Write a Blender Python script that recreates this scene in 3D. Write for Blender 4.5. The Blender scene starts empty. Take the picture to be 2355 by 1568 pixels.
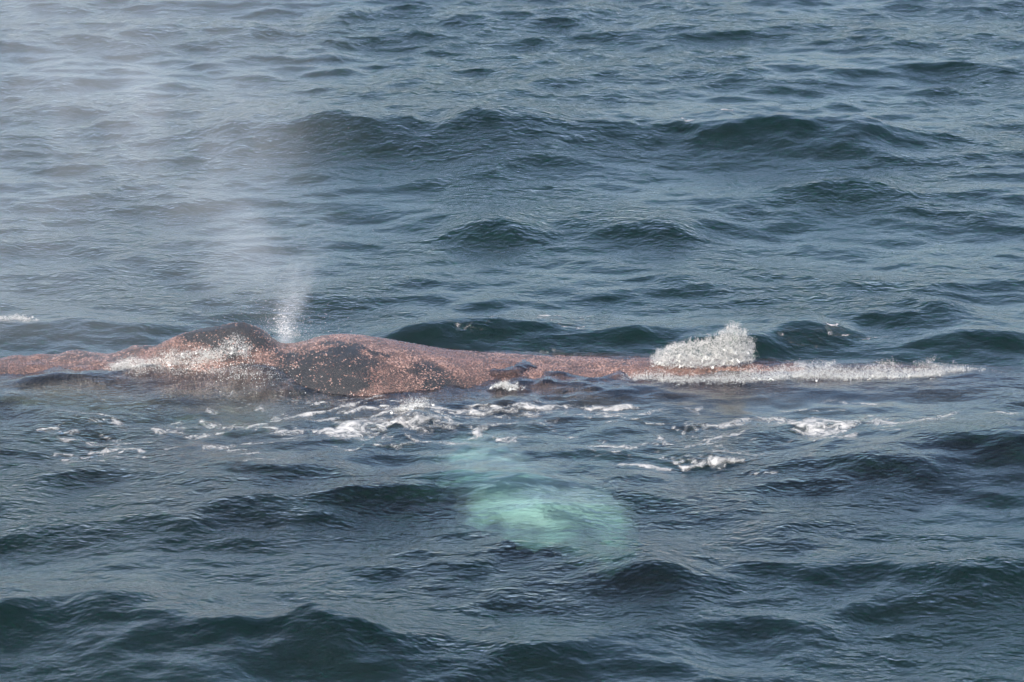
import bpy, math
import numpy as np
from mathutils import Vector

sc = bpy.context.scene
R = math.radians

# ------------------------------------------------------------------ camera
CAM_H = 10.16
PITCH = R(14.0)
TAN_HALF = 4.8 / 42.0
cam_data = bpy.data.cameras.new("camera")
cam = bpy.data.objects.new("camera", cam_data)
sc.collection.objects.link(cam)
cam.location = (0, 0, CAM_H)
cam.rotation_euler = (R(90) - PITCH, 0, 0)
cam_data.sensor_width = 36.0
cam_data.lens = 18.0 / TAN_HALF
cam_data.clip_end = 20000
cam_data.dof.use_dof = True
cam_data.dof.focus_distance = 41.0
cam_data.dof.aperture_fstop = 4.0
sc.camera = cam

# ------------------------------------------------------------------ sky and sun
SUN_EL, SUN_AZ = R(40), R(202)          # azimuth clockwise from +Y: behind the camera, to the left
world = bpy.data.worlds.new("World"); sc.world = world
world.use_nodes = True
wn = world.node_tree.nodes; wl = world.node_tree.links
sky = wn.new("ShaderNodeTexSky"); sky.sky_type = 'NISHITA'
sky.sun_disc = False
sky.sun_elevation = SUN_EL; sky.sun_rotation = SUN_AZ
sky.air_density = 1.0; sky.dust_density = 3.0; sky.ozone_density = 1.7
wl.new(sky.outputs[0], wn["Background"].inputs[0])
wn["Background"].inputs[1].default_value = 0.15

sun_data = bpy.data.lights.new("sun", 'SUN')
sun = bpy.data.objects.new("sun", sun_data); sc.collection.objects.link(sun)
sun_data.energy = 3.3; sun_data.angle = R(0.6); sun_data.color = (1.0, 0.94, 0.86)
sd = Vector((math.sin(SUN_AZ) * math.cos(SUN_EL), math.cos(SUN_AZ) * math.cos(SUN_EL), math.sin(SUN_EL)))
sun.rotation_euler = sd.to_track_quat('Z', 'Y').to_euler()
sun.location = sd * 60

vs = sc.view_settings
vs.view_transform = 'Standard'; vs.look = 'None'; vs.exposure = 0.85; vs.gamma = 1.0
vs.use_curve_mapping = False
cy = sc.cycles
cy.max_bounces = 6; cy.transparent_max_bounces = 16; cy.volume_bounces = 1
cy.transmission_bounces = 6; cy.glossy_bounces = 3; cy.diffuse_bounces = 2
cy.caustics_reflective = False; cy.caustics_refractive = False
cy.volume_step_rate = 1.0; cy.volume_max_steps = 96
cy.use_denoising = True
cy.use_adaptive_sampling = True; cy.adaptive_threshold = 0.03
cy.sample_clamp_indirect = 6.0

# ------------------------------------------------------------------ helpers
rng = np.random.default_rng(11)
KPX = 2 * TAN_HALF / 2354.0
SP, CP = math.sin(PITCH), math.cos(PITCH)

def at(px, py, z=0.0):
    """Point of the level z that lies under a point of the photograph (2354 wide)."""
    dx = (px - 1177) * KPX; dv = -(py - 784) * KPX
    d = (dx, CP + dv * SP, -SP + dv * CP)
    t = (z - CAM_H) / d[2]
    return np.array((dx * t, d[1] * t, z))

def smooth(a, b, x):
    t = np.clip((x - a) / (b - a), 0, 1)
    return t * t * (3 - 2 * t)

_tab = np.random.default_rng(5).random((256, 256))
def vnoise(x, y):
    xi = np.floor(x).astype(np.int64); yi = np.floor(y).astype(np.int64)
    fx = x - xi; fy = y - yi
    fx = fx * fx * (3 - 2 * fx); fy = fy * fy * (3 - 2 * fy)
    a = _tab[xi & 255, yi & 255]; b = _tab[(xi + 1) & 255, yi & 255]
    c = _tab[xi & 255, (yi + 1) & 255]; d = _tab[(xi + 1) & 255, (yi + 1) & 255]
    return (a * (1 - fx) + b * fx) * (1 - fy) + (c * (1 - fx) + d * fx) * fy
def fbm(x, y, o=4):
    s = 0; a = 0.5; n = 0
    for i in range(o):
        s = s + a * vnoise(x * 2 ** i + 17.3 * i, y * 2 ** i + 5.1 * i); n += a; a *= 0.5
    return s / n

def mesh_np(name, verts, faces, smooth_shade=True):
    """verts (n,3), faces (m,k) with k constant"""
    me = bpy.data.meshes.new(name)
    n, k = faces.shape
    me.vertices.add(len(verts)); me.vertices.foreach_set("co", np.ascontiguousarray(verts, dtype=np.float32).ravel())
    me.loops.add(n * k); me.loops.foreach_set("vertex_index", np.ascontiguousarray(faces, dtype=np.int32).ravel())
    me.polygons.add(n)
    me.polygons.foreach_set("loop_start", np.arange(0, n * k, k, dtype=np.int32))
    me.polygons.foreach_set("loop_total", np.full(n, k, dtype=np.int32))
    me.polygons.foreach_set("use_smooth", np.full(n, smooth_shade))
    me.update(calc_edges=True)
    return me

def attr(me, name, vals):
    a = me.attributes.new(name, 'FLOAT', 'POINT')
    a.data.foreach_set("value", np.ascontiguousarray(vals, dtype=np.float32))

def link(name, me, mat=None, parent=None, **props):
    o = bpy.data.objects.new(name, me); sc.collection.objects.link(o)
    if mat is not None: me.materials.append(mat)
    if parent is not None: o.parent = parent
    for k, v in props.items(): o[k] = v
    return o

class NT:
    def __init__(self, name):
        self.m = bpy.data.materials.new(name); self.m.use_nodes = True
        self.t = self.m.node_tree; self.t.nodes.clear()
        self.out = self.t.nodes.new("ShaderNodeOutputMaterial")
    def n(self, typ, props=None, **inp):
        nd = self.t.nodes.new(typ)
        for k, v in (props or {}).items(): setattr(nd, k, v)
        for k, v in inp.items():
            key = int(k[1:]) if k[0] == 'i' and k[1:].isdigit() else k.replace('_', ' ')
            s = nd.inputs[key]
            if hasattr(v, 'is_linked') or isinstance(v, bpy.types.NodeSocket): self.t.links.new(v, s)
            else: s.default_value = v
        return nd
    def math(self, op, a, b=0.0, c=0.0, clamp=False):
        return self.n("ShaderNodeMath", {'operation': op, 'use_clamp': clamp}, i0=a, i1=b, i2=c).outputs[0]
    def ramp(self, fac, lo, hi):
        return self.n("ShaderNodeMapRange", {'interpolation_type': 'SMOOTHSTEP'}, i0=fac, i1=lo, i2=hi, i3=0.0, i4=1.0).outputs[0]
    def attr(self, name):
        return self.n("ShaderNodeAttribute", {'attribute_name': name}).outputs['Fac']
    def pos(self, scale=(1, 1, 1)):
        g = self.n("ShaderNodeNewGeometry").outputs['Position']
        return self.n("ShaderNodeMapping", i0=g, i3=scale).outputs[0]
    def noise(self, vec, scale, detail=3.0, rough=0.5, dist=0.0):
        return self.n("ShaderNodeTexNoise", Vector=vec, Scale=scale, Detail=detail, Roughness=rough, Distortion=dist).outputs['Fac']
    def mixc(self, f, a, b):
        nd = self.n("ShaderNodeMix", {'data_type': 'RGBA'}, i0=f)
        for idx, v in ((6, a), (7, b)):
            if isinstance(v, bpy.types.NodeSocket): self.t.links.new(v, nd.inputs[idx])
            else: nd.inputs[idx].default_value = v
        return nd.outputs[2]
    def mixs(self, f, a, b):
        return self.n("ShaderNodeMixShader", i0=f, i1=a, i2=b).outputs[0]
    def surf(self, s): self.t.links.new(s, self.out.inputs['Surface'])
    def vol(self, s): self.t.links.new(s, self.out.inputs['Volume'])

# ------------------------------------------------------------------ materials
def make_water():
    N = NT("sea_water")
    # ripples too small for the mesh: smooth slicks and ruffled patches
    amp = N.attr("ruffle")
    r1 = N.noise(N.pos((0.85, 1.0, 1)), 8.0, 2.0, 0.55)
    r2 = N.noise(N.pos((0.7, 1.0, 1)), 24.0, 1.5, 0.5)
    h = N.math('MULTIPLY', N.math('ADD', N.math('MULTIPLY', r1, 0.030), N.math('MULTIPLY', r2, 0.0135)), amp)
    bump = N.n("ShaderNodeBump", Strength=1.0, Distance=1.0, Height=h).outputs[0]
    fres = N.n("ShaderNodeFresnel", IOR=1.333, Normal=bump).outputs[0]
    gloss = N.n("ShaderNodeBsdfGlossy", {'distribution': 'GGX'}, Color=(1, 1, 1, 1), Roughness=0.15, Normal=bump).outputs[0]
    tr = N.n("ShaderNodeBsdfTransparent").outputs[0]
    rf = N.n("ShaderNodeBsdfRefraction", Roughness=0.08, IOR=1.08, Normal=bump).outputs[0]
    body = N.mixs(0.45, tr, rf)
    water = N.mixs(fres, body, gloss)
    # foam laces
    foam = N.attr("foam")
    n3 = N.noise(N.pos((0.8, 0.55, 1)), 15.0, 5.0, 0.72, 0.8)
    fm = N.ramp(N.math('ADD', foam, N.math('MULTIPLY_ADD', n3, 1.7, -0.85)), 0.22, 0.92)
    fm = N.math('MULTIPLY', fm, N.ramp(foam, 0.08, 0.35))
    fb = N.n("ShaderNodeBump", Strength=0.8, Distance=0.03, Height=N.math('ADD', fm, n3)).outputs[0]
    fcol = N.mixc(N.ramp(n3, 0.3, 0.7), (0.27, 0.29, 0.30, 1), (0.52, 0.51, 0.50, 1))
    fsh = N.n("ShaderNodeBsdfDiffuse", Color=fcol, Normal=fb).outputs[0]
    N.surf(N.mixs(N.math('MULTIPLY', fm, 0.95), water, fsh))
    # the water body: red goes first, a little scatter
    ab = N.n("ShaderNodeVolumeAbsorption", Color=(0.06, 0.80, 0.62, 1), Density=0.60).outputs[0]
    scv = N.n("ShaderNodeVolumeScatter", Color=(1.0, 0.74, 1.0, 1), Density=0.026, Anisotropy=0.0).outputs[0]
    N.vol(N.n("ShaderNodeAddShader", i0=ab, i1=scv).outputs[0])
    return N.m

def make_skin():
    N = NT("whale_skin")
    cov = N.attr("cover")
    n1 = N.noise(N.pos(), 6.0, 5.0, 0.6)
    sp = N.n("ShaderNodeTexVoronoi", {'feature': 'F1'}, Vector=N.pos((1, 1, 1)), Scale=85.0, Randomness=1.0)
    spk = N.ramp(sp.outputs['Distance'], 0.62, 0.30)
    f = N.math('ADD', cov, N.math('MULTIPLY', N.math('SUBTRACT', n1, 0.5), 0.7))
    car = N.ramp(f, 0.30, 0.75)
    carpet = N.mixc(sp.outputs['Color'], (0.085, 0.046, 0.037, 1), (0.20, 0.122, 0.10, 1))
    dark = N.mixc(n1, (0.010, 0.012, 0.014, 1), (0.034, 0.034, 0.037, 1))
    col = N.mixc(N.math('MULTIPLY', car, N.math('MULTIPLY_ADD', spk, 0.75, 0.22)), dark, carpet)
    white = N.attr("white")
    wn_ = N.noise(N.pos(), 3.0, 4.0)
    col = N.mixc(white, col, N.mixc(wn_, (0.80, 0.83, 0.81, 1), (0.94, 0.95, 0.94, 1)))
    b = N.n("ShaderNodeBump", Strength=0.6, Distance=0.006, Height=N.math('ADD', spk, N.math('MULTIPLY', n1, 0.8))).outputs[0]
    p = N.n("ShaderNodeBsdfPrincipled", Base_Color=col, Roughness=0.5, Normal=b)
    p.inputs['IOR'].default_value = 1.4; p.inputs['Coat Weight'].default_value = 0.12; p.inputs['Coat Roughness'].default_value = 0.35
    N.surf(p.outputs[0])
    return N.m

def make_lice():
    N = NT("whale_lice")
    t = N.attr("tint")
    c = N.mixc(t, (0.095, 0.050, 0.040, 1), (0.325, 0.212, 0.175, 1))
    p = N.n("ShaderNodeBsdfPrincipled", Base_Color=c, Roughness=0.25)
    p.inputs['Coat Weight'].default_value = 1.0; p.inputs['Coat Roughness'].default_value = 0.08
    N.surf(p.outputs[0])
    return N.m

def make_spray(name, clear):
    N = NT(name)
    n1 = N.noise(N.pos((1, 1, 0.8)), 30.0, 4.0, 0.65)
    n2 = N.noise(N.pos(), 7.0, 2.0)
    b = N.n("ShaderNodeBump", Strength=0.5, Distance=0.006, Height=n1).outputs[0]
    w = N.n("ShaderNodeBsdfPrincipled", Base_Color=N.mixc(N.ramp(n1, 0.3, 0.7), (0.46, 0.48, 0.49, 1), (0.74, 0.74, 0.72, 1)), Roughness=0.35, Normal=b)
    w.inputs['Subsurface Weight'].default_value = 1.0; w.inputs['Subsurface Scale'].default_value = 0.03
    w.inputs['Subsurface Radius'].default_value = (1.0, 1.0, 1.0)
    fr = N.n("ShaderNodeFresnel", IOR=1.333, Normal=b).outputs[0]
    cl = N.mixs(fr, N.n("ShaderNodeBsdfTransparent", Color=(0.90, 0.95, 0.95, 1)).outputs[0], N.n("ShaderNodeBsdfGlossy", Color=(1, 1, 1, 1), Roughness=0.06, Normal=b).outputs[0])
    f = N.ramp(N.math('ADD', N.math('MULTIPLY', n1, 0.65), N.math('MULTIPLY', n2, 0.35)), clear - 0.06, clear + 0.10)
    N.surf(N.mixs(f, cl, w.outputs[0]))
    return N.m

M_water, M_skin, M_lice = make_water(), make_skin(), make_lice()
M_splash = make_spray("splash_water", 0.28)
M_break = make_spray("breaker_water", 0.36)
def make_drops():
    N = NT("white_spray_drops")
    n1 = N.noise(N.pos(), 12.0, 3.0, 0.6)
    c = N.mixc(N.ramp(n1, 0.3, 0.7), (0.62, 0.64, 0.65, 1), (0.90, 0.90, 0.88, 1))
    d = N.n("ShaderNodeBsdfPrincipled", Base_Color=c, Roughness=0.25).outputs[0]
    t = N.n("ShaderNodeBsdfTranslucent", Color=c).outputs[0]
    N.surf(N.mixs(0.35, d, t))
    return N.m
M_drop = make_drops()

# ------------------------------------------------------------------ the sea
WY = 39.78                                    # the whale's centre line
def axis(lo, hi, step, grow, out_lo, out_hi):
    core = list(np.arange(lo, hi + step * 0.5, step))
    s = step; a = core[-1]; up = []
    while a < out_hi: s *= grow; a += s; up.append(a)
    s = step; a = core[0]; dn = []
    while a > out_lo: s *= grow; a -= s; dn.append(a)
    return np.array(dn[::-1] + core + up)
ax = axis(-8.0, 8.0, 0.033, 1.09, -6000, 6000)
ay = axis(29.8, 61.0, 0.036, 1.09, -3000, 9000)
nx, ny = len(ax), len(ay)
GX, GY = np.meshgrid(ax, ay)
X0 = GX.ravel().astype(np.float64); Y0 = GY.ravel().astype(np.float64)
cell = np.maximum(np.repeat(np.gradient(ay)[:, None], nx, 1), np.repeat(np.gradient(ax)[None, :], ny, 0)).ravel()

# distance from the whale, for calming the sea where its body shelters it
wd = np.sqrt(((X0 + 0.6) / 5.4) ** 2 + ((Y0 - (WY - 0.2)) / 1.7) ** 2)
shelter = 1 - smooth(0.75, 1.6, wd)

wr = np.random.default_rng(23)
NW = 130
lam = np.exp(np.linspace(math.log(0.13), math.log(7.5), NW)) * (1 + 0.06 * wr.standard_normal(NW))
Z = np.zeros_like(X0); DX = np.zeros_like(X0); DY = np.zeros_like(X0)
gust = 0.65 + 0.7 * fbm(X0 * 0.22, Y0 * 0.16, 3)
idx_fine = np.where(cell < 1.2)[0]
for i in range(NW):
    L = lam[i]; k = 2 * math.pi / L
    sl = 0.0135 * (1.0 + 0.75 * math.exp(-(math.log(L / 0.7) / 0.75) ** 2)) * (1.0 if L < 1.4 else (1.4 / L) ** 0.35)
    A = sl / k
    spread = 0.45 if L > 1.5 else 0.85
    th = -math.pi / 2 + 0.16 + spread * wr.standard_normal()
    cx, cyy = math.cos(th), math.sin(th)
    ph0 = wr.random() * 2 * math.pi
    sel = idx_fine if L > 0.7 else np.where(cell < 0.18)[0]
    c = cell[sel]
    fade = 1 - smooth(L * 0.22, L * 0.42, c)
    damp = 1 - shelter[sel] * (0.45 if L > 0.6 else 0.10)
    g = gust[sel] if L < 1.6 else 1.0
    ph = (X0[sel] * cx + Y0[sel] * cyy) * k + ph0
    a = A * fade * damp * g
    Z[sel] += a * np.cos(ph)
    q = 1.0 if L > 0.3 else 0.6
    s_ = -q * a * np.sin(ph)
    DX[sel] += s_ * cx; DY[sel] += s_ * cyy

# the waves one can pick out in the photograph: crest point, half length, height, front and back width, turn
def window(xa, xb, ya, yb):
    """index of the grid points inside a box"""
    i0, i1 = np.searchsorted(ay, [ya, yb]); j0, j1 = np.searchsorted(ax, [xa, xb])
    return (np.arange(i0, i1)[:, None] * nx + np.arange(j0, j1)[None, :]).ravel()
def ridge(px, py, Lh, h, wf, wb, turn=0.0, bend=0.0):
    c = at(px, py, h * 0.8); m = max(Lh, wb) * 2.4 + 0.6
    w_ = window(c[0] - m, c[0] + m, c[1] - m, c[1] + m)
    u = (X0[w_] - c[0]); v = -(Y0[w_] - c[1])                 # v grows towards the viewer
    ct, st = math.cos(R(turn)), math.sin(R(turn))
    uu = u * ct - v * st; vv = u * st + v * ct
    vv = vv - bend * uu ** 2
    vv = vv + 0.60 * (fbm(u * 0.9 + px * 0.013, v * 0.7 + py * 0.017, 4) - 0.5)
    h = h * (0.50 + 0.95 * fbm(u * 1.3 + px * 0.031, v * 0.8 + 4, 4))
    w = np.where(vv > 0, wf, wb)
    Z[w_] += h * np.exp(-np.abs(uu / Lh) ** 2.4) * np.exp(-np.abs(vv / w) ** 1.7)
ridges = [
    (1000, 282, 1.5, 0.25, 0.95, 1.6, 4, 0), (660, 300, 1.2, 0.16, 0.8, 1.4, -6, 0), (1560, 290, 2.2, 0.20, 1.1, 1.6, -3, 0),
    (1900, 300, 1.0, 0.16, 0.8, 1.1, 4, 0), (1150, 350, 0.9, 0.14, 0.6, 0.9, -12, 0),
    (1140, 516, 0.55, 0.16, 0.40, 0.8, 0, 0.2), (1480, 516, 0.75, 0.13, 0.38, 0.8, -3, 0.1), (1930, 432, 0.8, 0.10, 0.4, 0.7, 2, 0),
    (1120, 745, 0.8, 0.15, 0.42, 0.7, -6, 0.1), (950, 775, 0.5, 0.10, 0.35, 0.6, 0, 0),
    (1500, 758, 1.0, 0.15, 0.45, 0.7, -3, 0), (1850, 745, 0.45, 0.17, 0.38, 0.5, 8, 0.5), (1690, 780, 0.4, 0.16, 0.3, 0.5, -8, 0),
    (2110, 710, 0.6, 0.15, 0.36, 0.7, 18, 0), (2240, 775, 0.9, 0.12, 0.4, 0.7, 10, 0),
    (130, 872, 0.5, 0.06, 0.30, 0.35, 6, 0.3), (60, 745, 0.7, 0.10, 0.5, 0.6, 0, 0), (300, 750, 0.7, 0.08, 0.4, 0.6, 0, 0),
    (100, 1385, 1.1, 0.24, 0.75, 0.9, 4, 0), (720, 1452, 1.0, 0.21, 0.7, 0.75, -10, 0.1), (380, 1560, 0.9, 0.10, 0.5, 0.6, -14, 0),
    (1300, 1485, 0.9, 0.15, 0.4, 0.7, -6, 0), (1490, 1318, 0.5, 0.13, 0.34, 0.5, 0, 0.3), (2230, 1300, 0.9, 0.15, 0.5, 0.7, 4, 0),
    (490, 1148, 0.7, 0.10, 0.42, 0.7, 0, 0.2), (640, 1055, 0.6, 0.09, 0.35, 0.5, -12, 0), (860, 1120, 0.6, 0.08, 0.25, 0.6, 8, 0),
    (1220, 1085, 0.8, 0.12, 0.45, 0.6, -8, 0), (2330, 990, 0.8, 0.18, 0.7, 0.7, -10, 0), (2040, 1060, 0.7, 0.10, 0.4, 0.6, -14, 0),
    (1700, 1440, 0.7, 0.09, 0.35, 0.6, 6, 0), (1240, 1178, 0.35, 0.075, 0.22, 0.3, -4, 0.2), (1060, 1215, 0.3, 0.05, 0.22, 0.3, 5, 0), (1390, 1235, 0.35, 0.06, 0.22, 0.3, -5, 0), (1200, 1265, 0.4, 0.06, 0.25, 0.3, 4, 0), (1120, 1130, 0.3, 0.05, 0.2, 0.3, 8, 0), (1850, 1200, 0.7, 0.08, 0.35, 0.6, 5, 0),
]
for r_ in ridges: ridge(*r_)

# water thrown and drawn about the body
def mound(px, py, rx, ry, h, z=0.1):
    c = at(px, py, z)
    return h * np.exp(-((X0 - c[0]) / rx) ** 2 - ((Y0 - c[1]) / ry) ** 2)
Z += mound(585, 850, 0.42, 0.40, 0.125)
Z += mound(430, 848, 0.50, 0.24, 0.05)
wash = mound(1240, 850, 1.15, 0.75, 1.0) + 0.7 * mound(330, 830, 0.9, 0.45, 1.0)
Z += wash * (0.030 + 0.26 * (fbm(X0 * 1.9 + 5, Y0 * 2.6 + 9, 4) - 0.5))
Z += mound(1840, 862, 1.35, 0.26, 0.035)
Z += mound(2300, 858, 0.7, 0.40, 0.035)
Z += mound(1700, 930, 1.5, 0.7, -0.03)
Z += mound(950, 935, 0.16, 0.2, 0.07)

# foam densities on the surface
PXs = [ # cx, cy, rx px, ry px, density
    (470, 975, 150, 26, 0.62), (560, 958, 80, 14, 0.72), (330, 985, 90, 22, 0.45), (840, 985, 180, 18, 0.66), (960, 940, 60, 22, 0.78), (1000, 978, 70, 16, 0.6),
    (1180, 945, 150, 14, 0.62), (1250, 936, 90, 8, 0.9), (1410, 935, 60, 9, 0.9), (1160, 975, 80, 14, 0.5), (1500, 965, 160, 20, 0.42),
    (1500, 1030, 130, 26, 0.48), (1650, 1040, 110, 22, 0.56), (1470, 1072, 60, 12, 0.66), (1700, 1020, 140, 26, 0.46),
    (1280, 770, 80, 18, 0.62), (1230, 775, 36, 12, 0.66), (1130, 790, 110, 14, 0.44), (1380, 782, 60, 14, 0.5),
    (300, 1050, 190, 22, 0.36), (150, 1030, 120, 24, 0.33), (420, 1020, 120, 16, 0.40), (2290, 900, 70, 30, 0.40), (2260, 955, 70, 20, 0.36),
    (1900, 785, 40, 12, 0.6), (1850, 800, 110, 16, 0.45), (2050, 800, 110, 14, 0.4), (1640, 300, 70, 16, 0.42), (1580, 318, 25, 10, 0.36), (1578, 510, 16, 4, 0.5), (1950, 436, 45, 4, 0.55),
    (30, 734, 50, 7, 0.75), (600, 870, 150, 18, 0.42), (480, 850, 110, 16, 0.5), (1000, 900, 250, 8, 0.35), (1300, 812, 160, 8, 0.45), (700, 900, 120, 10, 0.4),
    (1740, 1080, 40, 10, 0.5), (860, 1030, 200, 14, 0.3),
]
foam = np.zeros_like(X0)
def px_scale(py):
    c = at(1177, py); return KPX * math.hypot(c[1], CAM_H) , (at(1177, py - 5)[1] - at(1177, py + 5)[1]) / 10
FX = X0 + 0.30 * (fbm(X0 * 1.6 + 2, Y0 * 1.0, 4) - 0.5) + 0.06 * (fbm(X0 * 9 + 2, Y0 * 6, 3) - 0.5)
FY = Y0 + 0.80 * (fbm(X0 * 1.6 + 42, Y0 * 1.0 + 7, 4) - 0.5) + 0.16 * (fbm(X0 * 9 + 12, Y0 * 6 + 3, 3) - 0.5)
for cx, cyy, rx, ry, d in PXs:
    c = at(cx, cyy); sx, sy = px_scale(cyy)
    w_ = window(c[0] - 2.2 * rx * sx - 0.3, c[0] + 2.2 * rx * sx + 0.3, c[1] - 2.2 * ry * sy - 0.6, c[1] + 2.2 * ry * sy + 0.6)
    foam[w_] = np.maximum(foam[w_], 0.55 * d * np.exp(-(((FX[w_] - c[0]) / (rx * sx)) ** 2 + ((FY[w_] - c[1]) / (ry * sy)) ** 2) ** 1.2))
streaks = [  # polyline in the photograph, width px, density
    ([(1590, 962), (1690, 955), (1790, 962), (1820, 985), (1900, 1000), (1990, 985), (2100, 970), (2190, 942)], 9, 0.78),
    ([(1800, 965), (1850, 975), (1960, 990)], 10, 0.85), ([(1840, 985), (1930, 1002)], 7, 0.8),
    ([(2030, 980), (2120, 958), (2190, 945)], 6, 0.7),
    ([(640, 992), (760, 985), (900, 978), (1040, 965)], 10, 0.8), ([(640, 945), (720, 936), (800, 930)], 6, 0.75), ([(790, 950), (850, 945)], 5, 0.8),
    ([(360, 975), (440, 985), (520, 990)], 7, 0.8), ([(470, 952), (560, 975), (620, 962)], 9, 0.9), ([(280, 998), (380, 1008)], 5, 0.72),
    ([(980, 930), (1100, 950), (1200, 940), (1300, 938), (1460, 935)], 7, 0.8), ([(1080, 948), (1240, 960), (1120, 962)], 5, 0.6),
    ([(1420, 1070), (1480, 1076), (1540, 1072)], 7, 0.85), ([(1380, 1020), (1520, 1018)], 4, 0.62), ([(1600, 1052), (1690, 1048)], 6, 0.75),
    ([(2250, 958), (2354, 952)], 3, 0.6),
]
sr = np.random.default_rng(77)
for zx, zy, zrx, zry, cnt in [(430, 975, 190, 34, 34), (850, 975, 230, 32, 34), (1230, 950, 240, 28, 26), (1560, 1035, 230, 45, 44), (700, 1000, 420, 26, 26), (1900, 985, 260, 26, 26), (1290, 775, 120, 22, 8), (280, 1045, 200, 22, 12), (1880, 792, 120, 20, 4), (600, 915, 330, 14, 12), (1640, 310, 80, 14, 3)]:
    for k in range(cnt):
        x_ = zx + zrx * 0.75 * sr.standard_normal(); y_ = zy + zry * 0.75 * sr.standard_normal()
        l_ = 14 + 55 * sr.random() ** 1.6; t_ = 0.16 * sr.standard_normal(); b_ = 8 * sr.standard_normal()
        streaks.append(([(x_ - l_, y_ - l_ * t_), (x_, y_ + b_ * 0.6), (x_ + l_, y_ + l_ * t_)], 1.6 + 4.2 * sr.random() ** 2, 0.35 + 0.5 * sr.random()))
for pts, w, d in streaks:
    for (p0, p1) in zip(pts[:-1], pts[1:]):
        a = at(*p0)[:2]; b = at(*p1)[:2]; py = (p0[1] + p1[1]) / 2
        sx, sy = px_scale(py); asp = sy / sx
        m = 3 * w * sx + 0.3
        w_ = window(min(a[0], b[0]) - m, max(a[0], b[0]) + m, min(a[1], b[1]) - m * asp, max(a[1], b[1]) + m * asp)
        ex, ey = (b - a)[0], (b - a)[1] / asp
        qx = FX[w_] - a[0]; qy = (FY[w_] - a[1]) / asp
        t = np.clip((qx * ex + qy * ey) / (ex * ex + ey * ey), 0, 1)
        dist = np.hypot(qx - t * ex, qy - t * ey)
        foam[w_] = np.maximum(foam[w_], d * np.exp(-(dist / (w * sx)) ** 2))
fn = fbm(X0 * 5.2 + 9, Y0 * 3.0, 4)
foam = foam * (0.40 + 1.0 * fn)
Z += 0.012 * smooth(0.45, 0.9, foam)

# slicks where the water runs off the body
calm = np.zeros_like(X0)
for cx, cyy, rx, ry, d in [(1850, 920, 330, 28, 0.8), (1500, 900, 150, 14, 0.5), (650, 640, 330, 30, 0.3)]:
    c = at(cx, cyy); sx, sy = px_scale(cyy)
    calm = np.maximum(calm, d * np.exp(-(((X0 - c[0]) / (rx * sx)) ** 2 + ((Y0 - c[1]) / (ry * sy)) ** 2) ** 1.5))

ruffle = (1 - calm) * (0.45 + 0.75 * smooth(0.36, 0.66, fbm(X0 * 0.5 + 7, Y0 * 0.4 + 2, 4)))
verts = np.stack([X0 + DX, Y0 + DY, Z], 1)
ii = (np.arange(ny - 1)[:, None] * nx + np.arange(nx - 1)[None, :]).ravel()
top = np.stack([ii, ii + 1, ii + nx + 1, ii + nx], 1)
# close the body of water below
DEEP = -14.0
nb = len(verts)
cor = np.array([[ax[0], ay[0], DEEP], [ax[-1], ay[0], DEEP], [ax[-1], ay[-1], DEEP], [ax[0], ay[-1], DEEP]])
me = bpy.data.meshes.new("sea")
allv = np.vstack([verts, cor])
loops = [top.ravel()]; starts = list(range(0, len(top) * 4, 4)); totals = [4] * len(top)
pos = len(top) * 4
rim = {
    's': list(range(0, nx)), 'e': list(range(nx - 1, nx * ny, nx)),
    'n': list(range(nx * ny - 1, nx * (ny - 1) - 1, -1)), 'w': list(range(nx * (ny - 1), -1, -nx))}
c0, c1, c2, c3 = nb, nb + 1, nb + 2, nb + 3
for poly in ([c1] + rim['s'][::-1] + [c0], [c2] + rim['e'][::-1] + [c1], [c3] + rim['n'][::-1] + [c2], [c0] + rim['w'][::-1] + [c3], [c0, c3, c2, c1]):
    loops.append(np.array(poly)); starts.append(pos); totals.append(len(poly)); pos += len(poly)
loops = np.concatenate(loops).astype(np.int32)
me.vertices.add(len(allv)); me.vertices.foreach_set("co", allv.astype(np.float32).ravel())
me.loops.add(len(loops)); me.loops.foreach_set("vertex_index", loops)
me.polygons.add(len(starts))
me.polygons.foreach_set("loop_start", np.array(starts, dtype=np.int32)); me.polygons.foreach_set("loop_total", np.array(totals, dtype=np.int32))
sm = np.ones(len(starts), dtype=bool); sm[-5:] = False
me.polygons.foreach_set("use_smooth", sm)
me.update(calc_edges=True)
pad = np.zeros(4)
attr(me, "foam", np.concatenate([foam, pad])); attr(me, "ruffle", np.concatenate([ruffle, pad]))
sea = link("sea", me, M_water, kind="structure", label="choppy grey blue sea with short waves and foam laces")

# a lookup of the water level for whatever floats on it
def sea_z(x, y):
    i = np.clip(np.searchsorted(ay, y), 0, ny - 1); j = np.clip(np.searchsorted(ax, x), 0, nx - 1)
    return Z.reshape(ny, nx)[i, j]

# seabed far below
bed_n = NT("dark_seabed")
bed_n.surf(bed_n.n("ShaderNodeBsdfDiffuse", Color=bed_n.mixc(bed_n.noise(bed_n.pos(), 0.4, 4.0), (0.05, 0.055, 0.05, 1), (0.10, 0.10, 0.085, 1))).outputs[0])
bx = np.array([[-6500, -3500, DEEP - 0.5], [6500, -3500, DEEP - 0.5], [6500, 9500, DEEP - 0.5], [-6500, 9500, DEEP - 0.5]], dtype=float)
link("seabed", mesh_np("seabed", bx, np.array([[0, 1, 2, 3]])), bed_n.m, kind="structure")

# ------------------------------------------------------------------ the whale
whale = bpy.data.objects.new("humpback_whale", None); sc.collection.objects.link(whale)
whale.location = (0, 0, 0)
whale["label"] = "humpback whale lying at the surface, dark hide crusted with orange whale lice"
whale["category"] = "whale"

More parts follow.
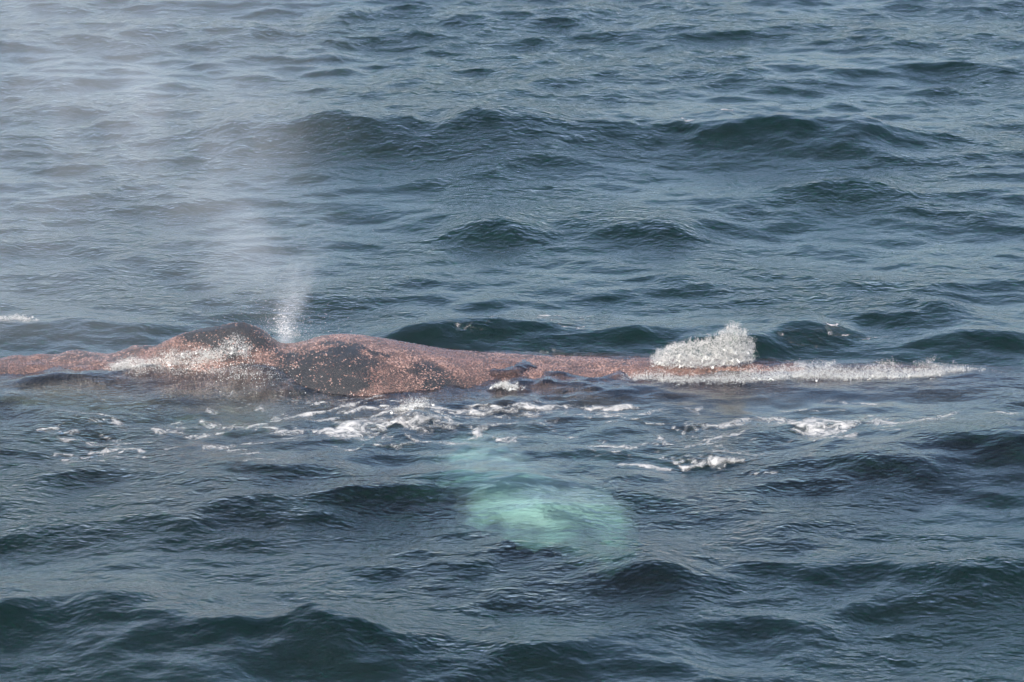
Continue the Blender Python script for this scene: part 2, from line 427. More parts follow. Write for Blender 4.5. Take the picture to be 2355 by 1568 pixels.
prof = np.array([ # x, top z, half width, full height, centre line y
    (-5.34, -0.10, 0.08, 0.14, -0.05), (-5.20, -0.03, 0.36, 0.42, -0.04), (-4.85, 0.04, 0.52, 0.72, -0.03), (-4.4, 0.075, 0.62, 0.95, -0.02), (-3.8, 0.085, 0.74, 1.15, 0),
    (-3.3, 0.09, 0.85, 1.35, 0), (-2.8, 0.12, 0.96, 1.55, 0), (-2.35, 0.15, 1.05, 1.72, 0), (-2.05, 0.18, 1.12, 1.85, -0.02), (-1.75, 0.285, 1.22, 2.0, -0.06),
    (-1.45, 0.30, 1.30, 2.1, -0.08), (-1.1, 0.25, 1.36, 2.2, -0.08), (-0.7, 0.16, 1.40, 2.28, -0.06), (-0.2, 0.09, 1.43, 2.34, -0.04), (0.4, 0.06, 1.43, 2.35, 0),
    (1.1, 0.05, 1.36, 2.25, 0), (1.9, 0.03, 1.20, 2.0, 0), (2.7, -0.01, 1.02, 1.75, 0.03), (3.4, -0.03, 0.86, 1.5, 0.05), (4.2, -0.05, 0.68, 1.22, 0.05),
    (5.2, -0.15, 0.47, 0.9, 0.05), (6.3, -0.36, 0.27, 0.6, 0.05), (7.4, -0.50, 0.14, 0.40, 0.05), (8.2, -0.58, 0.09, 0.26, 0.05), (8.6, -0.66, 0.05, 0.1, 0.05)])
xs = np.linspace(prof[0, 0], prof[-1, 0], 190)
def pc(c):
    # smooth interpolation
    v = np.interp(xs, prof[:, 0], prof[:, c])
    k = np.array([1, 4, 6, 4, 1]) / 16
    for _ in range(3):
        p = np.concatenate([[v[0]] * 2, v, [v[-1]] * 2]); v2 = np.convolve(p, k, 'valid'); v2[0], v2[-1] = v[0], v[-1]; v = v2
    return v
zt, hw, ht, yc = pc(1), pc(2), pc(3), pc(4)
zt = zt - 0.022 * smooth(-0.05, 0.2, zt)
NS = 64
ang = np.linspace(0, 2 * math.pi, NS, endpoint=False)
head = 1 - smooth(-3.2, -2.0, xs)
ring_v = []
for i, x in enumerate(xs):
    n = 2.0 + 0.5 * head[i]
    cs, sn = np.cos(ang), np.sin(ang)
    yy = np.sign(cs) * np.abs(cs) ** (2 / n) * hw[i]
    zz = np.sign(sn) * np.abs(sn) ** (2 / n) * ht[i] / 2
    ring_v.append(np.stack([np.full(NS, x), WY + yc[i] + yy, zt[i] - ht[i] / 2 + zz], 1))
bv = np.vstack(ring_v)
# splash guard, ridge of the rostrum, nostril groove and head knobs
def gb(x0, y0, sx, sy, h):
    global bv
    up = bv[:, 2] > -0.45
    bv[:, 2] += np.where(up, h * np.exp(-((bv[:, 0] - x0) / sx) ** 2 - ((bv[:, 1] - WY - y0) / sy) ** 2), 0)
gb(-2.72, 0.10, 0.42, 0.40, 0.20); gb(-2.40, 0.12, 0.26, 0.34, 0.14); gb(-2.95, 0.0, 0.25, 0.26, 0.08)
gb(-2.10, 0.10, 0.10, 0.22, -0.06)
gb(-3.45, 0.20, 0.16, 0.16, 0.07); gb(-3.15, -0.05, 0.14, 0.13, 0.06)
kr = np.random.default_rng(3)
for k in range(34):
    x0 = -5.0 + 2.2 * kr.random(); y0 = (kr.random() - 0.5) * 1.0
    gb(x0, y0, 0.075, 0.075, 0.035)
bf = []
for i in range(len(xs) - 1):
    for j in range(NS):
        a = i * NS + j; b = i * NS + (j + 1) % NS
        bf.append((a, b, b + NS, a + NS))
pole0 = len(bv); bv = np.vstack([bv, [[xs[0] - 0.03, WY, zt[0] - ht[0] / 2]], [[xs[-1] + 0.03, WY, zt[-1] - ht[-1] / 2]]])
tri = []
for j in range(NS):
    tri.append((pole0, (j + 1) % NS, j)); o_ = (len(xs) - 1) * NS
    tri.append((pole0 + 1, o_ + j, o_ + (j + 1) % NS))

def blade(spine, chord, thick, chord_dir, normal, scal=0.0, ns=40, nsec=20):
    """a fin: lens sections strung on a spine"""
    sp = np.array(spine, dtype=float); t0 = np.linspace(0, 1, len(sp)); t = np.linspace(0, 1, ns)
    P = np.stack([np.interp(t, t0, sp[:, k]) for k in range(3)], 1)
    for _ in range(3): P[1:-1] = 0.25 * P[:-2] + 0.5 * P[1:-1] + 0.25 * P[2:]
    C = np.interp(t, np.linspace(0, 1, len(chord)), chord); T = np.interp(t, np.linspace(0, 1, len(thick)), thick)
    if chord_dir is None:                          # square to the run of the spine
        T_ = np.gradient(P, axis=0); cd = np.stack([T_[:, 1], -T_[:, 0], -0.12 * np.hypot(T_[:, 0], T_[:, 1])], 1)
        for _ in range(8): cd[1:-1] = 0.25 * cd[:-2] + 0.5 * cd[1:-1] + 0.25 * cd[2:]
        cd /= np.linalg.norm(cd, axis=1)[:, None]
    else: cd = np.repeat(np.array([chord_dir], float), ns, 0)
    V = []
    for i in range(ns):
        lead = scal * abs(math.sin(i * 0.85)) * C[i]
        for j in range(nsec):
            a = 2 * math.pi * j / nsec
            u = math.cos(a); w = math.sin(a)
            off = u * C[i] / 2 + lead * max(0.0, u) ** 2
            V.append(P[i] + cd[i] * off + np.array(normal) * w * T[i] / 2)
    F = []
    for i in range(ns - 1):
        for j in range(nsec):
            a = i * nsec + j; b = i * nsec + (j + 1) % nsec
            F.append((a, a + nsec, b + nsec, b))
    V.append(P[0]); V.append(P[-1]); Tr = []
    for j in range(nsec):
        Tr.append((ns * nsec, j, (j + 1) % nsec)); o_ = (ns - 1) * nsec
        Tr.append((ns * nsec + 1, o_ + (j + 1) % nsec, o_ + j))
    return np.array(V), F, Tr

def unit(v): v = np.array(v, float); return v / np.linalg.norm(v)
parts = [(bv, bf, tri)]
# near flipper: out of the flank towards the boat, swept back, just under the surface
fin_dir = unit((0.62, -0.78, 0)); fin_ch = unit((-0.80, -0.60, 0.02))
FLIP_SPINE = [at(1095, 960, -0.64), at(1100, 1045, -0.42), at(1130, 1110, -0.30), at(1215, 1160, -0.24), at(1300, 1190, -0.24), at(1360, 1225, -0.33), at(1385, 1285, -0.50), at(1370, 1345, -0.72)]
FLIP_CHORD = [0.45, 0.55, 0.85, 1.15, 1.2, 1.0, 0.75, 0.3]
parts.append(blade(FLIP_SPINE, FLIP_CHORD, [0.26, 0.18, 0.16, 0.14, 0.12, 0.10, 0.08, 0.04], None, (0.0, -0.12, 1.0), 0.14))
# far flipper
parts.append(blade([(-0.35, WY + 0.9, -0.9), (-0.1, WY + 1.7, -1.2), (0.6, WY + 2.6, -1.7), (1.3, WY + 3.3, -2.1)],
                   [0.85, 0.95, 0.85, 0.25], [0.32, 0.22, 0.14, 0.04], unit((-0.8, 0.6, 0.0)), unit((0.1, 0.4, 0.9)), 0.08))
# flukes and the small hooked back fin
for s in (-1, 1):
    parts.append(blade([(8.25, WY + 0.05, -0.72), (8.55, WY + s * 0.8, -0.72), (8.95, WY + s * 1.6, -0.76), (9.3, WY + s * 2.15, -0.8)],
                       [1.0, 0.95, 0.65, 0.12], [0.22, 0.14, 0.09, 0.03], unit((-1, s * 0.35, 0)), (0, 0, 1), 0.0))
parts.append(blade([(4.3, WY + 0.05, -0.55), (4.45, WY + 0.05, -0.30), (4.62, WY + 0.05, -0.16)], [1.1, 0.6, 0.1], [0.18, 0.1, 0.04], unit((-1, 0, 0.2)), (0, 1, 0)))
V = []; Fq = []; off = 0
for v, fq, ft in parts:
    V.append(v); Fq += [tuple(a + off for a in f) for f in fq] + [tuple(a + off for a in f) for f in ft]; off += len(v)
tmp = bpy.data.meshes.new("whale_raw"); tmp.from_pydata([tuple(p) for p in np.vstack(V)], [], Fq); tmp.update()
import bmesh
bm = bmesh.new(); bm.from_mesh(tmp); bmesh.ops.recalc_face_normals(bm, faces=bm.faces); bm.to_mesh(tmp); bm.free()
tob = bpy.data.objects.new("whale_raw", tmp); sc.collection.objects.link(tob)
md = tob.modifiers.new("r", 'REMESH'); md.mode = 'VOXEL'; md.voxel_size = 0.035; md.use_smooth_shade = True
ms = tob.modifiers.new("s", 'SMOOTH'); ms.factor = 0.5; ms.iterations = 3
dg = bpy.context.evaluated_depsgraph_get()
wm = bpy.data.meshes.new_from_object(tob.evaluated_get(dg))
bpy.data.objects.remove(tob)
wm.name = "body"
nv = len(wm.vertices)
wv = np.zeros(nv * 3); wm.vertices.foreach_get("co", wv); wv = wv.reshape(-1, 3)
wnrm = np.zeros(nv * 3); wm.vertices.foreach_get("normal", wnrm); wnrm = wnrm.reshape(-1, 3)
lump = (fbm(wv[:, 0] * 3.0 + 40, wv[:, 1] * 3.0, 4) - 0.5) * 0.035 + (fbm(wv[:, 0] * 11 + 4, wv[:, 1] * 11 + 8, 3) - 0.5) * 0.016
wv = wv + wnrm * lump[:, None] * (wv[:, 2] > -0.6)[:, None]
wm.vertices.foreach_set("co", wv.astype(np.float32).ravel())

# where the lice sit thick and where bare dark hide shows
def cover_at(x, y):
    x, y = x + 0.34 * (fbm(x * 4.2 + 11, y * 4.2 + 3, 5) - 0.5), y + 0.60 * (fbm(x * 4.2 + 31, y * 4.2 + 13, 5) - 0.5)
    c = 0.66 + 0.9 * (fbm(x * 1.7 + 3, y * 2.2 + 1, 4) - 0.5)
    for px, py, rx, ry, d, z in [
        (770, 818, 0.24, 0.22, 0.85, 0.24), (720, 838, 0.16, 0.34, 0.8, 0.20), (845, 808, 0.20, 0.14, 0.9, 0.22), (780, 792, 0.20, 0.10, 0.6, 0.26),
        (700, 865, 0.12, 0.25, 0.45, 0.1), (640, 830, 0.12, 0.3, 0.5, 0.15), (990, 865, 0.35, 0.14, 0.4, 0.06), (800, 870, 0.25, 0.16, 0.22, 0.1),
        (450, 775, 0.40, 0.26, 0.62, 0.25), (560, 780, 0.26, 0.28, 0.50, 0.26), (400, 800, 0.25, 0.18, 0.45, 0.12), (500, 800, 0.3, 0.25, 0.6, 0.15),
        (250, 820, 0.6, 0.25, 0.22, 0.07), (1000, 850, 0.2, 0.2, 0.15, 0.1)]:
        q = at(px, py, z)
        c = c - d * np.exp(-(((x - q[0]) / rx) ** 2 + ((y - q[1]) / ry) ** 2) ** 1.4)
    for px, py, rx, ry, d, z in [(760, 772, 0.6, 0.2, 0.35, 0.27), (930, 830, 0.5, 0.4, 0.35, 0.12), (1550, 850, 1.2, 0.5, 0.3, 0.04), (340, 790, 0.3, 0.2, 0.25, 0.1), (560, 742, 0.35, 0.16, 0.7, 0.36), (1150, 850, 0.6, 0.5, 0.12, 0.05)]:
        q = at(px, py, z)
        c = c + d * np.exp(-(((x - q[0]) / rx) ** 2 + ((y - q[1]) / ry) ** 2) ** 1.4)
    return np.clip(c, 0, 1)
attr(wm, "cover", cover_at(wv[:, 0], wv[:, 1]))
# the flippers are white
finmask = np.clip(smooth(1.28, 1.6, np.abs(wv[:, 1] - WY)) * ((wv[:, 0] > -1.6) & (wv[:, 0] < 2.6)), 0, 1)
q_ = np.array(FLIP_SPINE); t_ = np.linspace(0, 1, 60); tt_ = np.linspace(0, 1, len(q_))
SPN = np.stack([np.interp(t_, tt_, q_[:, k]) for k in range(3)], 1); CHD = np.interp(t_, tt_, FLIP_CHORD) * 0.5
fm_ = np.where((finmask > 0) & (wv[:, 1] < WY))[0]
dd = np.linalg.norm(wv[fm_][:, None, :] - SPN[None], axis=2); kk = dd.argmin(1)
e_ = dd[np.arange(len(fm_)), kk] / np.maximum(CHD[kk], 0.1)
e_ = e_ + 1.3 * (fbm(wv[fm_, 0] * 3.2 + 5, wv[fm_, 1] * 3.2 + 1, 5) - 0.5)
finmask[fm_] *= (0.08 + 0.92 * (1 - smooth(0.60, 1.10, e_))) * (1 - 0.95 * smooth(38, 52, kk + 10 * (fbm(wv[fm_, 0] * 5, wv[fm_, 1] * 5, 3) - 0.5)))
attr(wm, "white", finmask)
body = link("body", wm, M_skin, parent=whale)

# whale lice: small domes seated on the hide
wm.calc_loop_triangles()
nt = len(wm.loop_triangles)
tv = np.zeros(nt * 3, dtype=np.int32); wm.loop_triangles.foreach_get("vertices", tv); tv = tv.reshape(-1, 3)
A_, B_, C_ = wv[tv[:, 0]], wv[tv[:, 1]], wv[tv[:, 2]]
cr = np.cross(B_ - A_, C_ - A_); area = np.linalg.norm(cr, axis=1) / 2; tn = cr / (2 * area[:, None] + 1e-12)
cen = (A_ + B_ + C_) / 3
ok = (cen[:, 2] > -0.12) & (cen[:, 0] > -5.3) & (cen[:, 0] < 4.6) & (tn[:, 2] > 0.1)
cov = cover_at(cen[:, 0], cen[:, 1])
clump = 0.35 + 1.3 * smooth(0.34, 0.64, fbm(cen[:, 0] * 9 + 3, cen[:, 1] * 9 + 7, 4))
dens = np.where(ok, area * clump * (0.10 + cov ** 1.5), 0)
NL = 66000
pick = rng.choice(nt, NL, p=dens / dens.sum())
u = rng.random(NL); v = rng.random(NL); fl = u + v > 1; u[fl] = 1 - u[fl]; v[fl] = 1 - v[fl]
P = A_[pick] + u[:, None] * (B_ - A_)[pick] + v[:, None] * (C_ - A_)[pick]
Nn = tn[pick]
rad = 0.0042 + 0.0070 * rng.random(NL) ** 1.8
# bigger and sparser on the flank of the back
t1 = np.cross(Nn, rng.standard_normal((NL, 3))); t1 /= np.linalg.norm(t1, axis=1)[:, None]; t2 = np.cross(Nn, t1)
K = 6
LV = []
for k in range(K):
    a = 2 * math.pi * k / K
    LV.append(P + rad[:, None] * (math.cos(a) * t1 * 1.2 + math.sin(a) * t2) - Nn * 0.002)
LV.append(P + Nn * (rad * 0.75)[:, None])
LV = np.stack(LV, 1).reshape(-1, 3)
base = (np.arange(NL) * (K + 1))[:, None]
LF = np.concatenate([np.stack([base[:, 0] + k, base[:, 0] + (k + 1) % K, base[:, 0] + K], 1) for k in range(K)])
lm = mesh_np("whale_lice", LV, LF)
big = smooth(0.35, 0.68, fbm(P[:, 0] * 1.4 + 50, P[:, 1] * 2.0, 4))
attr(lm, "tint", np.repeat(np.clip(rng.random(NL) ** 1.3 * (0.45 + 0.75 * big), 0, 1), K + 1))
link("whale_lice", lm, M_lice, parent=whale, kind="stuff", label="crust of small orange pink whale lice")

gx0, gy0, gs = -5.6, WY - 1.8, 0.05
HB = np.full((260, 74), -9.0)
_i = np.clip(((wv[:, 0] - gx0) / gs).astype(int), 0, 259); _j = np.clip(((wv[:, 1] - gy0) / gs).astype(int), 0, 73)
np.maximum.at(HB, (_i, _j), wv[:, 2])
def hit(px, py):
    px = np.asarray(px, float); py = np.asarray(py, float)
    dx = (px - 1177) * KPX; dv = -(py - 784) * KPX
    D = np.stack([dx, CP + dv * SP, -SP + dv * CP], -1)
    out = None; done = np.zeros(len(px), bool); res = np.zeros((len(px), 3))
    for zl in np.arange(0.62, -0.12, -0.01):
        p = D * ((zl - CAM_H) / D[:, 2])[:, None] + np.array([0, 0, CAM_H])
        h_ = (top_z(p[:, 0], p[:, 1]) >= zl) & ~done
        res[h_] = p[h_]; done |= h_
    res[~done] = p[~done]
    return res
def top_z(x, y):
    i = ((x - gx0) / gs).astype(int); j = ((y - gy0) / gs).astype(int)
    inside = (i >= 0) & (i < 260) & (j >= 0) & (j < 74)
    hb = np.where(inside, HB[np.clip(i, 0, 259), np.clip(j, 0, 73)], -9.0)
    return np.maximum(sea_z(x, y), hb)

# ------------------------------------------------------------------ thrown water
def ico(sub=1):
    b = bmesh.new(); bmesh.ops.create_icosphere(b, subdivisions=sub, radius=1.0)
    v = np.array([p.co[:] for p in b.verts]); f = np.array([[q.index for q in t.verts] for t in b.faces]); b.free()
    return v, f
ICO1 = ico(1)
OCTA = (np.array([[1, 0, 0], [-1, 0, 0], [0, 1, 0], [0, -1, 0], [0, 0, 1], [0, 0, -1]], float), np.array([[0, 2, 4], [2, 1, 4], [1, 3, 4], [3, 0, 4], [2, 0, 5], [1, 2, 5], [3, 1, 5], [0, 3, 5]]))
def blobs(P, rad, stretch=0.5, base=ICO1, rough=0.25):
    bvv, bff = base; n = len(P); m = len(bvv)
    sc_ = rad[:, None] * (1 + stretch * (rng.random((n, 3)) - 0.3))
    jit = 1 + rough * (rng.random((n, m, 1)) - 0.5) * 2
    th = rng.random(n) * 2 * math.pi; c, s = np.cos(th), np.sin(th)
    v = bvv[None] * jit * sc_[:, None, :]
    x = v[:, :, 0] * c[:, None] - v[:, :, 1] * s[:, None]; y = v[:, :, 0] * s[:, None] + v[:, :, 1] * c[:, None]
    v = np.stack([x, y, v[:, :, 2]], 2) + P[:, None, :]
    f = (bff[None] + (np.arange(n) * m)[:, None, None]).reshape(-1, 3)
    return v.reshape(-1, 3), f
def fuse(v, f, vox, it):
    """melt overlapping tongues into one torn skin of water"""
    m = mesh_np("raw", v, f); o = bpy.data.objects.new("raw", m); sc.collection.objects.link(o)
    r = o.modifiers.new("r", 'REMESH'); r.mode = 'VOXEL'; r.voxel_size = vox
    k = o.modifiers.new("s", 'SMOOTH'); k.factor = 0.5; k.iterations = it
    e = bpy.data.meshes.new_from_object(o.evaluated_get(bpy.context.evaluated_depsgraph_get()))
    bpy.data.objects.remove(o)
    e.calc_loop_triangles()
    vv = np.zeros(len(e.vertices) * 3); e.vertices.foreach_get("co", vv)
    tt = np.zeros(len(e.loop_triangles) * 3, dtype=np.int32); e.loop_triangles.foreach_get("vertices", tt)
    bpy.data.meshes.remove(e)
    return vv.reshape(-1, 3), tt.reshape(-1, 3)
def build_stuff(name, chunks, mat, label, cat, fuzz=20000, spread=0.016):
    """chunks of (core verts, core faces, seeds): a soft body of froth in a haze of fine drops"""
    V = []; F = []; S = []; o = 0
    for v, f, sd_ in chunks: V.append(v); F.append(f + o); S.append(sd_); o += len(v)
    V1, F1 = fuse(np.vstack(V), np.vstack(F), 0.007, 9)
    S = np.vstack(S)
    P = S[rng.choice(len(S), fuzz)] + np.array([spread, spread, spread * 0.8]) * rng.standard_normal((fuzz, 3)) * (0.4 + 1.6 * rng.random((fuzz, 1)) ** 2)
    v2, f2 = blobs(P, 0.0012 + 0.0020 * rng.random(fuzz) ** 2.2, 0.5, OCTA)
    me_ = mesh_np(name, np.vstack([V1, v2]), np.vstack([F1, f2 + len(V1)]))
    o_ = link(name, me_, mat, kind="stuff", label=label, category=cat)
    me_.materials.append(M_drop)
    me_.polygons.foreach_set("material_index", np.concatenate([np.zeros(len(F1), np.int32), np.ones(len(f2), np.int32)]))
    return o_

def splash_line(pts, n, hgt, dep, rmin, rmax, z0=None, power=2.2, lift=0.0):
    """water torn up along a line: pts of (px, py, strength)"""
    pts = np.array(pts, float)
    seg = np.hypot(np.diff(pts[:, 0]), np.diff(pts[:, 1])); cum = np.concatenate([[0], np.cumsum(seg)]) / seg.sum()
    t = rng.random(n * 3)
    st = np.interp(t, cum, pts[:, 2])
    st = st * (0.35 + 1.3 * fbm(t * 26 + 3, np.full_like(t, 1.7), 3) ** 1.3)
    keep = rng.random(n * 3) < st / st.max(); t = t[keep][:n]; st = st[keep][:n]; m = len(t)
    px = np.interp(t, cum, pts[:, 0]); py = np.interp(t, cum, pts[:, 1])
    W = hit(px, py)
    W[:, 0] += 0.05 * rng.standard_normal(m); W[:, 1] += dep * rng.standard_normal(m)
    hh = hgt * st * (rng.random(m) ** power)
    W[:, 2] = top_z(W[:, 0], W[:, 1]) + lift + hh
    r = rmin + (rmax - rmin) * rng.random(m) ** 2.5 * (1 - 0.6 * hh / (hgt * st + 1e-6))
    k = rng.choice(m, m // 4); C = W[k].copy(); C[:, 2] -= 0.75 * hh[k]           # the body under the torn top
    cv_, cf_ = blobs(C, r[k] * 0.95 * (0.6 + 0.8 * rng.random(len(k))), 0.7, ICO1, 0.2)
    return cv_, cf_, W
# low breaker rolling off the back on the near side
build_stuff("breaking_wave", [
    splash_line([(1440, 872, 0.15), (1500, 870, 0.5), (1560, 878, 0.5), (1700, 876, 0.6), (1830, 866, 1.0), (1960, 870, 1.0), (2080, 868, 0.9), (2150, 862, 1.0), (2200, 852, 0.35), (2260, 852, 0.15)], 5200, 0.13, 0.05, 0.004, 0.0105),
    ], M_break, "long low line of white water breaking along the whale's back", "breaking wave", 33000, 0.014)

# splash standing behind the back
def cone_splash(tri_px, n, dep, rmin, rmax, z0=0.05):
    """fill an outline (photograph pixels, as height above a base line) with torn water"""
    pts = np.array(tri_px, float)
    lo, hi = pts[:, 0].min(), pts[:, 0].max()
    px = lo + (hi - lo) * rng.random(n * 2)
    topy = np.interp(px, pts[:, 0], pts[:, 1]); boty = np.interp(px, pts[:, 0], pts[:, 2])
    hh = boty - topy; keep = rng.random(n * 2) < hh / hh.max(); px, topy, boty, hh = px[keep][:n], topy[keep][:n], boty[keep][:n], hh[keep][:n]
    topy = topy - hh * 0.4 * (fbm(px * 0.07, px * 0 + 3, 4) - 0.5)
    f = rng.random(len(px)) ** 1.15
    W = []
    for a, b, t_, g in zip(px, boty, topy, f):
        q = at(a, b, z0); s = KPX * math.hypot(q[1], CAM_H)
        W.append((q[0], q[1], z0 + g * (b - t_) * s / CP))
    W = np.array(W)
    W[:, 1] += dep * rng.standard_normal(len(W)) * (1 - 0.6 * f) ; W[:, 0] += 0.015 * rng.standard_normal(len(W))
    r = rmin + (rmax - rmin) * rng.random(len(W)) ** 2.2 * (1 - 0.62 * f)
    k = np.where(f < 0.62)[0]; k = rng.choice(k, len(k) // 3)                      # the body under the torn skin
    cv_, cf_ = blobs(W[k] + np.array([0, 0.02, -0.01]), r[k] * 1.25, 0.6, ICO1, 0.25)
    # jets standing off the top
    J = []; JR = []
    for k in rng.choice(len(W), max(4, len(W) // 60)):
        if f[k] < 0.6: continue
        d = np.array([0.35 * rng.standard_normal() + 0.15, 0.3 * rng.standard_normal(), 1.0]); L_ = 0.02 + 0.05 * rng.random()
        for q in np.linspace(0, 1, 7): J.append(W[k] + d * L_ * q); JR.append(0.008 * (1 - 0.7 * q))
    if J:
        jv, jf = blobs(np.array(J), np.array(JR)); cf_ = np.vstack([cf_, jf + len(cv_)]); cv_ = np.vstack([cv_, jv]); W = np.vstack([W, J])
    return cv_, cf_, W
build_stuff("water_splash", [
    cone_splash([(1498, 822, 836), (1525, 800, 838), (1580, 788, 840), (1630, 784, 840), (1662, 762, 838), (1688, 738, 836), (1702, 746, 834), (1716, 766, 830), (1732, 796, 824)], 4200, 0.05, 0.004, 0.0125, 0.05)],
    M_splash, "tall ragged white splash thrown up behind the whale's back", "splash", 36000, 0.015)
build_stuff("water_splash", [
    splash_line([(262, 848, 0.7), (285, 842, 1.0), (310, 840, 0.9), (360, 836, 0.55), (420, 828, 0.6), (480, 826, 0.7), (515, 812, 0.4), (545, 790, 0.25)], 2200, 0.055, 0.04, 0.004, 0.012, lift=-0.01),
    splash_line([(300, 852, 0.8), (440, 850, 0.4), (500, 855, 0.6), (560, 860, 0.6), (640, 865, 0.3)], 420, 0.03, 0.06, 0.003, 0.007),
    cone_splash([(515, 790, 812), (545, 768, 815), (575, 790, 820)], 220, 0.05, 0.004, 0.010, 0.22)],
    M_splash, "white wash churning against the front of the whale's dark head hump", "splash")
nq = 600
Pq = np.array([at(560 + 70 * a, 828 + 26 * b, 0.2) for a, b in zip(rng.standard_normal(nq), rng.standard_normal(nq))])
Pq[:, 2] = np.maximum(sea_z(Pq[:, 0], Pq[:, 1]), 0.12) + 0.10 * rng.random(nq) ** 2
link("wash_drops", mesh_np("wash_drops", *blobs(Pq, 0.0015 + 0.004 * rng.random(nq) ** 3, 0.5, OCTA)), M_drop, kind="stuff", label="glinting drops over the brown wash below the blowhole", category="spray")
build_stuff("foam_crest", [splash_line([(915, 945, 0.4), (950, 938, 1.0), (972, 930, 0.8), (985, 925, 0.2)], 420, 0.08, 0.05, 0.004, 0.016)],
    M_splash, "small peaked lump of foam in front of the whale's hump", "foam", 2500, 0.012)
build_stuff("foam_crest", [splash_line([(1150, 890, 0.6), (1163, 888, 1.0), (1176, 890, 0.6)], 120, 0.04, 0.02, 0.008, 0.018)],
    M_splash, "little white foam ball at the whale's waterline", "foam", 2500, 0.012)
build_stuff("foam_crest", [splash_line([(0, 735, 0.8), (40, 733, 1.0), (75, 737, 0.3)], 200, 0.025, 0.05, 0.004, 0.012)],
    M_splash, "thin strip of foam on a wave crest beyond the whale's snout", "foam", 2500, 0.012)

# ------------------------------------------------------------------ the blow
BX, BY, BZ = at(652, 768, 0.2)
blow = bpy.data.objects.new("whale_blow", None); sc.collection.objects.link(blow)
blow.location = (0, 0, 0)
blow["label"] = "pale misty blow drifting up from the whale's blowhole"; blow["category"] = "spray"
N = NT("blow_mist")
g = N.n("ShaderNodeNewGeometry").outputs['Position']
sx = N.n("ShaderNodeSeparateXYZ", i0=g)
x, y, z = sx.outputs[0], sx.outputs[1], sx.outputs[2]
h = N.math('MAXIMUM', N.math('SUBTRACT', z, BZ), 0.0)
# column drifts left as it rises and widens
xc = N.math('SUBTRACT', BX + 0.05, N.math('MULTIPLY', N.math('POWER', h, 1.15), 0.30))
wdt = N.math('MULTIPLY_ADD', N.math('POWER', h, 0.85), 0.52, 0.05)
dx = N.math('DIVIDE', N.math('SUBTRACT', x, xc), wdt)
dxl = N.math('MULTIPLY', N.math('MINIMUM', dx, 0.0), 0.62)
dxr = N.math('MULTIPLY', N.math('MAXIMUM', dx, 0.0), 1.25)
dxx = N.math('ADD', dxl, dxr)
dy = N.math('DIVIDE', N.math('SUBTRACT', y, BY), N.math('MULTIPLY_ADD', h, 0.22, 0.06))
rr = N.math('ADD', N.math('MULTIPLY', dxx, dxx), N.math('MULTIPLY', dy, dy))
shape = N.math('EXPONENT', N.math('MULTIPLY', rr, -1.0))
nz = N.noise(N.pos((1.0, 1.0, 0.75)), 1.25, 4.0, 0.62, 0.6)
nz = N.ramp(nz, 0.36, 0.72)
nz = N.math('MULTIPLY_ADD', nz, 1.0, 0.30)
fall = N.math('DIVIDE', 1.0, N.math('MULTIPLY_ADD', h, 1.5, 0.07))
col = N.math('MULTIPLY', N.math('MULTIPLY', shape, nz), N.math('MULTIPLY', fall, 0.75))
# the older mist hanging to the left
ddx = N.math('DIVIDE', N.math('ADD', x, 4.9), 2.2); ddz = N.math('DIVIDE', N.math('SUBTRACT', z, 1.1), 2.4); ddy = N.math('DIVIDE', N.math('SUBTRACT', y, BY), 1.0)
r2 = N.math('ADD', N.math('MULTIPLY', ddx, ddx), N.math('ADD', N.math('MULTIPLY', ddz, ddz), N.math('MULTIPLY', ddy, ddy)))
old = N.math('MULTIPLY', N.math('MULTIPLY', N.math('EXPONENT', N.math('MULTIPLY', r2, -1.0)), nz), 0.135)
jx = N.math('DIVIDE', N.math('SUBTRACT', x, N.math('MULTIPLY_ADD', h, 0.26, BX)), N.math('MULTIPLY_ADD', h, 0.20, 0.035))
jy = N.math('DIVIDE', N.math('SUBTRACT', y, BY), N.math('MULTIPLY_ADD', h, 0.20, 0.05))
jr = N.math('ADD', N.math('MULTIPLY', jx, jx), N.math('MULTIPLY', jy, jy))
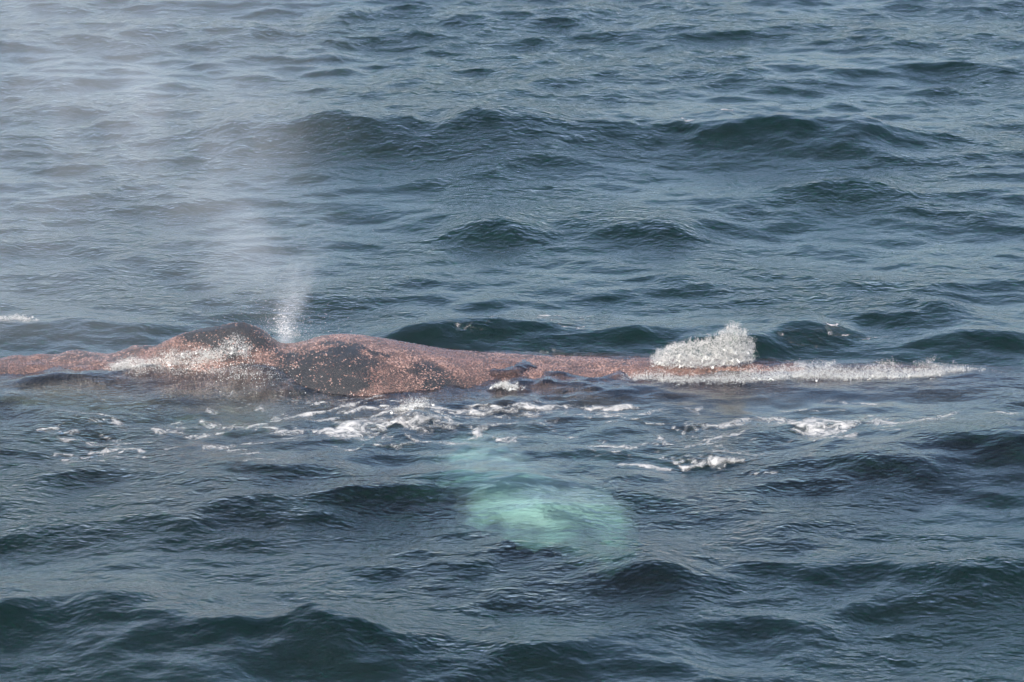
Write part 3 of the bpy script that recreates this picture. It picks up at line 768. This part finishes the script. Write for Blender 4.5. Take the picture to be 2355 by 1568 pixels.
jet = N.math('EXPONENT', N.math('MULTIPLY', N.math('ADD', jr, N.math('MULTIPLY', h, 5.5)), -1.0))
jn = N.ramp(N.noise(N.pos((1, 1, 0.6)), 9.0, 3.0, 0.65), 0.35, 0.65)
jet = N.math('MULTIPLY', N.math('MULTIPLY', jet, 22.0), N.math('MULTIPLY_ADD', jn, 0.9, 0.15))
den = N.math('ADD', N.math('ADD', col, old), jet)
pv = N.n("ShaderNodeVolumePrincipled", Color=(0.92, 0.95, 1.0, 1), Density=den, Anisotropy=0.0)
N.vol(pv.outputs[0])
x0, x1, y0, y1, z0, z1 = -9.0, 0.2, BY - 2.2, BY + 2.2, 0.12, 6.5
cv = np.array([[a, b, c] for c in (z0, z1) for b in (y0, y1) for a in (x0, x1)])
cf = np.array([[0, 2, 3, 1], [4, 5, 7, 6], [0, 1, 5, 4], [1, 3, 7, 5], [3, 2, 6, 7], [2, 0, 4, 6]])
link("mist", mesh_np("mist", cv, cf, False), N.m, parent=blow, kind="stuff")

# drops in the blow
n = 3200
h_ = rng.random(n) ** 2.6 * 2.6
P = np.stack([BX + 0.06 - 0.16 * h_ + (0.05 + 0.42 * h_ ** 0.8) * rng.standard_normal(n), BY + (0.05 + 0.2 * h_) * rng.standard_normal(n), BZ - 0.02 + h_], 1)
r = 0.0010 + 0.0020 * rng.random(n) ** 3
n2 = 900
P2 = np.stack([BX + 0.28 * rng.standard_normal(n2), BY - 0.1 + 0.25 * rng.standard_normal(n2), BZ + np.abs(0.10 * rng.standard_normal(n2))], 1)
r2_ = 0.0012 + 0.0028 * rng.random(n2) ** 3
n3 = 350
P3 = np.stack([BX + 0.0 + 0.045 * rng.standard_normal(n3), BY + 0.04 * rng.standard_normal(n3), BZ + np.abs(0.11 * rng.standard_normal(n3))], 1)
r3 = 0.002 + 0.005 * rng.random(n3) ** 2
vf = blobs(np.vstack([P, P2, P3]), np.concatenate([r, r2_, r3]), 0.3, OCTA)
link("drops", mesh_np("drops", *vf), M_drop, parent=blow, kind="stuff")
